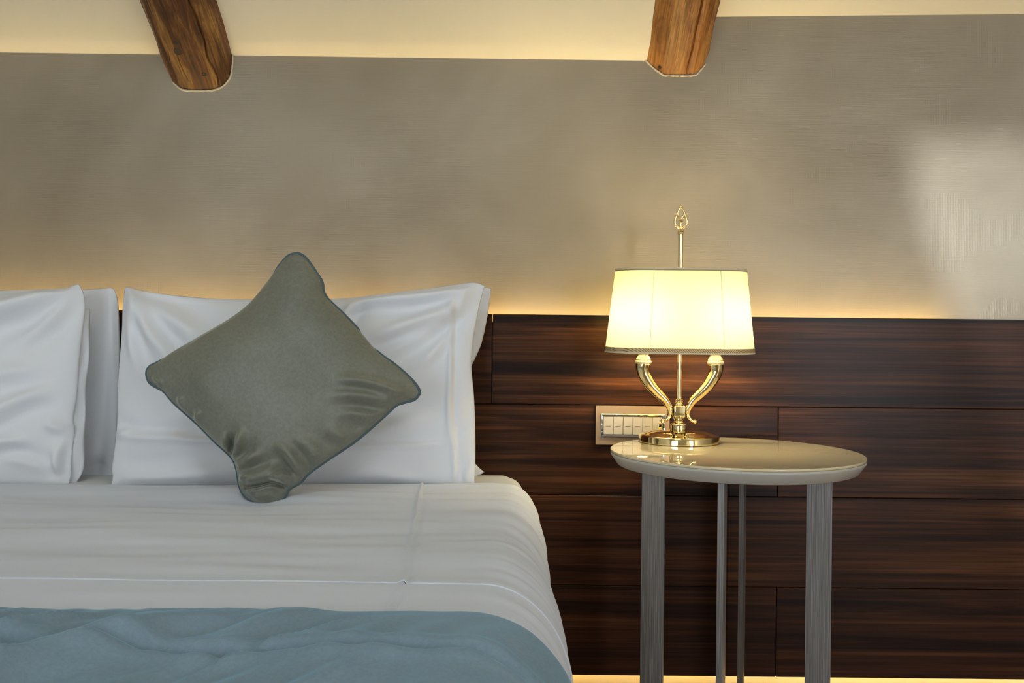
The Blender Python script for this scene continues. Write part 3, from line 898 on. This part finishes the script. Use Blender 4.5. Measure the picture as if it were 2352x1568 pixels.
for sgn in (-1, 1):
    c = [lp(x, y) for x, y, r in horn]
    c = [Vector((p.x * -sgn, p.y, p.z)) for p in c]
    n = 60
    pts = catmull(c, n)
    idx = catmull([Vector((r, 0, 0)) for x, y, r in horn], n)
    # radius by arc length along the original polyline
    Ls = [0]
    for a, b in zip(c, c[1:]): Ls.append(Ls[-1] + (b - a).length)
    rad = [lerp_tab([(l, r * s_) for l, (x, y, r) in zip(Ls, horn)], Ls[-1] * i / (n - 1)) for i in range(n)]
    arm = tube('arm', pts, rad, M_GOLD, lamp, 28)
    e = c[-1]
    uvball('end_ball', (e.x + sgn * .0012, 0, e.z), .0049, M_GOLD, arm)
    t0 = c[0]
    cz = lambda py: (lp(1479, py).z)
    lathe('candle_cup', [(.010, cz(835)), (.0160, cz(836)), (.0172, cz(834)), (.0174, cz(831)), (.0165, cz(829)), (.0155, cz(828)), (.0158, cz(826)), (.0140, cz(821)), (.0110, cz(818)), (.0104, cz(816)), (.0125, cz(813)), (.0130, cz(811)), (.0122, cz(809)), (.0098, cz(808)), (.0098, cz(770)), (.0085, cz(768))],
          M_IVORY, arm, 32, (t0.x, 0, 0))
    bp = [(.0085, cz(768)), (.0120, cz(758)), (.0165, cz(742)), (.0175, cz(730)), (.0160, cz(716)), (.0110, cz(700)), (.0045, cz(688)), (.0008, cz(680))]
    lathe('bulb', bp, M_BULB, arm, 12, (t0.x, 0, 0), 180)

# shade: flat front and back, round ends, slightly tipped forward
SB, ST = lp(1561.8, 808.5).z, lp(1561.8, 619.5).z
def stadium(z, grow=0.0):
    t = (z - SB) / (ST - SB)
    half = .0745 + (.0665 - .0745) * t
    r = .0805 + (.0690 - .0805) * t + grow
    pts = []
    for k in range(49):
        a = -math.pi / 2 + math.pi * k / 48
        pts.append((half + r * math.cos(a), r * math.sin(a)))
    for k in range(1, 16):
        pts.append((half - 2 * half * k / 16, r))
    for k in range(49):
        a = math.pi / 2 + math.pi * k / 48
        pts.append((-half + r * math.cos(a), r * math.sin(a)))
    for k in range(1, 16):
        pts.append((-half + 2 * half * k / 16, -r))
    return pts
tilt = Matrix.Rotation(math.radians(1.9), 3, 'X')
zmid = (SB + ST) / 2
def band(name, z0, z1, mat, parent, grow, thick=0.0, rows=2):
    V, Fc = [], []
    rings = [(z0 + (z1 - z0) * i / rows, grow) for i in range(rows + 1)]
    if thick:
        rings += [(z1 - (z1 - z0) * i / rows, grow - thick) for i in range(rows + 1)]
    for z, g in rings:
        for (x, y) in stadium(z, g):
            p = tilt @ Vector((x, y, z - zmid)); V.append((p.x, p.y, p.z + zmid))
    m = len(stadium(0)); R_ = len(rings)
    for i in range(R_ if thick else R_ - 1):
        i2 = (i + 1) % R_
        for k in range(m):
            k2 = (k + 1) % m
            Fc.append((i * m + k, i * m + k2, i2 * m + k2, i2 * m + k))
    o = mesh_obj(name, V, Fc, mat, parent)
    if thick: o.data.set_sharp_from_angle(angle=math.radians(50))
    return o
shade = band('shade', SB, ST, M_SHADE, lamp, 0.0, rows=12)
band('bottom_braid', SB + .0022, SB + .0105, M_TRIM, shade, .0009, .0014)
band('bottom_rim', SB - .0010, SB + .0024, M_PLASTER, shade, .0009, .0014)
band('top_braid', ST - .0050, ST - .0028, M_TOPTRIM, shade, .0006, .0010)
band('top_rim', ST - .0026, ST + .0008, M_PLASTER, shade, .0007, .0012)
for sx in (-1, 1):      # seams where the flat front begins
    a = stadium(SB + .011, .0004); b = stadium(ST - .005, .0004)
    h0, h1 = .0745, .0668
    for sy in (-1, 1):
        p = [Vector((sx * (h0 + (h1 - h0) * t), sy * ((.0805 + (.0690 - .0805) * (.06 + .9 * t)) + .0002), SB + .011 + (ST - .016 - SB) * t - zmid)) for t in (0, .25, .5, .75, 1)]
        tube('seam', [(q := tilt @ x) + Vector((0, 0, zmid)) for x in p], .0005, M_SHADE, shade, 6)
# spider that carries the shade on the stem
boxes('shade_carrier', [(-.066, .066, -.0012, .0012, ST - .012, ST - .0096)], M_GOLD, lamp)

# finial: two leaf loops, an upper eye and a ball
fin = empty('finial', (0, 0, lp(1561.8, 531).z)); fin.parent = lamp
zf = lambda py: lp(1561.8, py).z - lp(1561.8, 531).z
fx = lambda d: d * s_
for sgn in (-1, 1):
    pts = [(0, 0, zf(526)), (fx(5 * sgn), 0, zf(523)), (fx(12 * sgn), 0, zf(517)), (fx(14 * sgn), 0, zf(509)), (fx(12.5 * sgn), 0, zf(500)), (fx(9.5 * sgn), 0, zf(494)), (fx(11.5 * sgn), 0, zf(491)), (fx(15 * sgn), 0, zf(492))]
    tube('finial_leaf', catmull(pts, 40), [.0016 + .0010 * math.sin(i / 39 * math.pi) for i in range(40)], M_GOLD, fin, 10)
    pts = [(fx(3 * sgn), 0, zf(508)), (fx(9 * sgn), 0, zf(497)), (fx(0.5 * sgn), 0, zf(500.5)), ]
    pts = [(fx(10 * sgn), 0, zf(501)), (fx(4 * sgn), 0, zf(500)), (0, 0, zf(503))]
    tube('finial_leaf', catmull(pts, 16), .0017, M_GOLD, fin, 10)
eye = [(0, 0, zf(501)), (fx(5), 0, zf(496)), (fx(7.5), 0, zf(489)), (fx(5), 0, zf(482)), (fx(1), 0, zf(478)), (fx(-1), 0, zf(478)), (fx(-5), 0, zf(482)), (fx(-7.5), 0, zf(489)), (fx(-5), 0, zf(496))]
tube('finial_eye', catmull(eye, 48, True), .0018, M_GOLD, fin, 10, closed=True)
lathe('finial_bud', [(.001, zf(524)), (.0030, zf(520)), (.0016, zf(514)), (.0050, zf(509)), (.0054, zf(506.5)), (.001, zf(505))], M_GOLD, fin, 24)
uvball('finial_ball', (0, 0, zf(475)), .0042, M_GOLD, fin)

# ---------------------------------------------------------------- switch plate on the panelling
sp = empty('switch_plate', (0.2685, -0.0001, CAMZ - .1830))
tag(sp, 'champagne wall plate with a row of rocker switches behind the lamp', 'switch')
boxes('plate', [(-.0815, .0815, -.0085, 0, -.043, .043)], M_PLATE, sp, .0012)
fw, fh = .0715, .0262
def frame_mesh():
    V, Fc = [], []
    prof = [(0, -.0083), (.0002, -.0112), (.0022, -.0124), (.0050, -.0116), (.0062, -.0095), (.0062, -.0083)]
    for (inset, y) in prof:
        for sx, sz in ((-1, -1), (1, -1), (1, 1), (-1, 1)):
            V.append((sx * (fw - inset), y, sz * (fh - inset)))
    n = len(prof)
    for i in range(n - 1):
        for k in range(4):
            k2 = (k + 1) % 4
            Fc.append((i * 4 + k, i * 4 + k2, (i + 1) * 4 + k2, (i + 1) * 4 + k))
    return V, Fc
v, f = frame_mesh()
mesh_obj('chrome_frame', v, f, M_CHROME, sp, smooth=False)
mw = (2 * (fw - .0064)) / 6
for k in range(6):
    x = -(fw - .0064) + mw * (k + .5)
    if k < 5:
        r = boxes('rocker', [(-mw / 2 + .0006, mw / 2 - .0006, -.0118, -.0083, -.0193, .0193)], M_SWITCH, sp, .0008, loc=(x, 0, 0))
        r.rotation_euler = (math.radians(1.5), 0, 0)
        boxes('mark', [(-.0058, .0058, -.0121, -.0116, -.0020, -.0010)], M_DARK, r)
    else:
        r = boxes('socket', [(-mw / 2 + .0006, mw / 2 - .0006, -.0110, -.0083, -.0193, .0193)], M_SWITCH, sp, .0008, loc=(x, 0, 0))
pg = empty('plug', (0.2685 + (fw - .0064) - mw / 2 + .003, -.0112, CAMZ - .1830 - .006))
tag(pg, 'small gold-coloured plug in the switch plate socket behind the lamp', 'plug')
lathe_p = [(.0040, 0), (.0062, .002), (.0062, .016), (.0045, .020), (.0030, .024)]
o = lathe('plug_body', lathe_p, M_GOLD, pg, 24); o.rotation_euler = (math.radians(90), 0, 0)
boxes('plug_grip', [(-.0050, .0050, -.016, -.004, -.012, .0135)], M_GOLD, pg, .002)
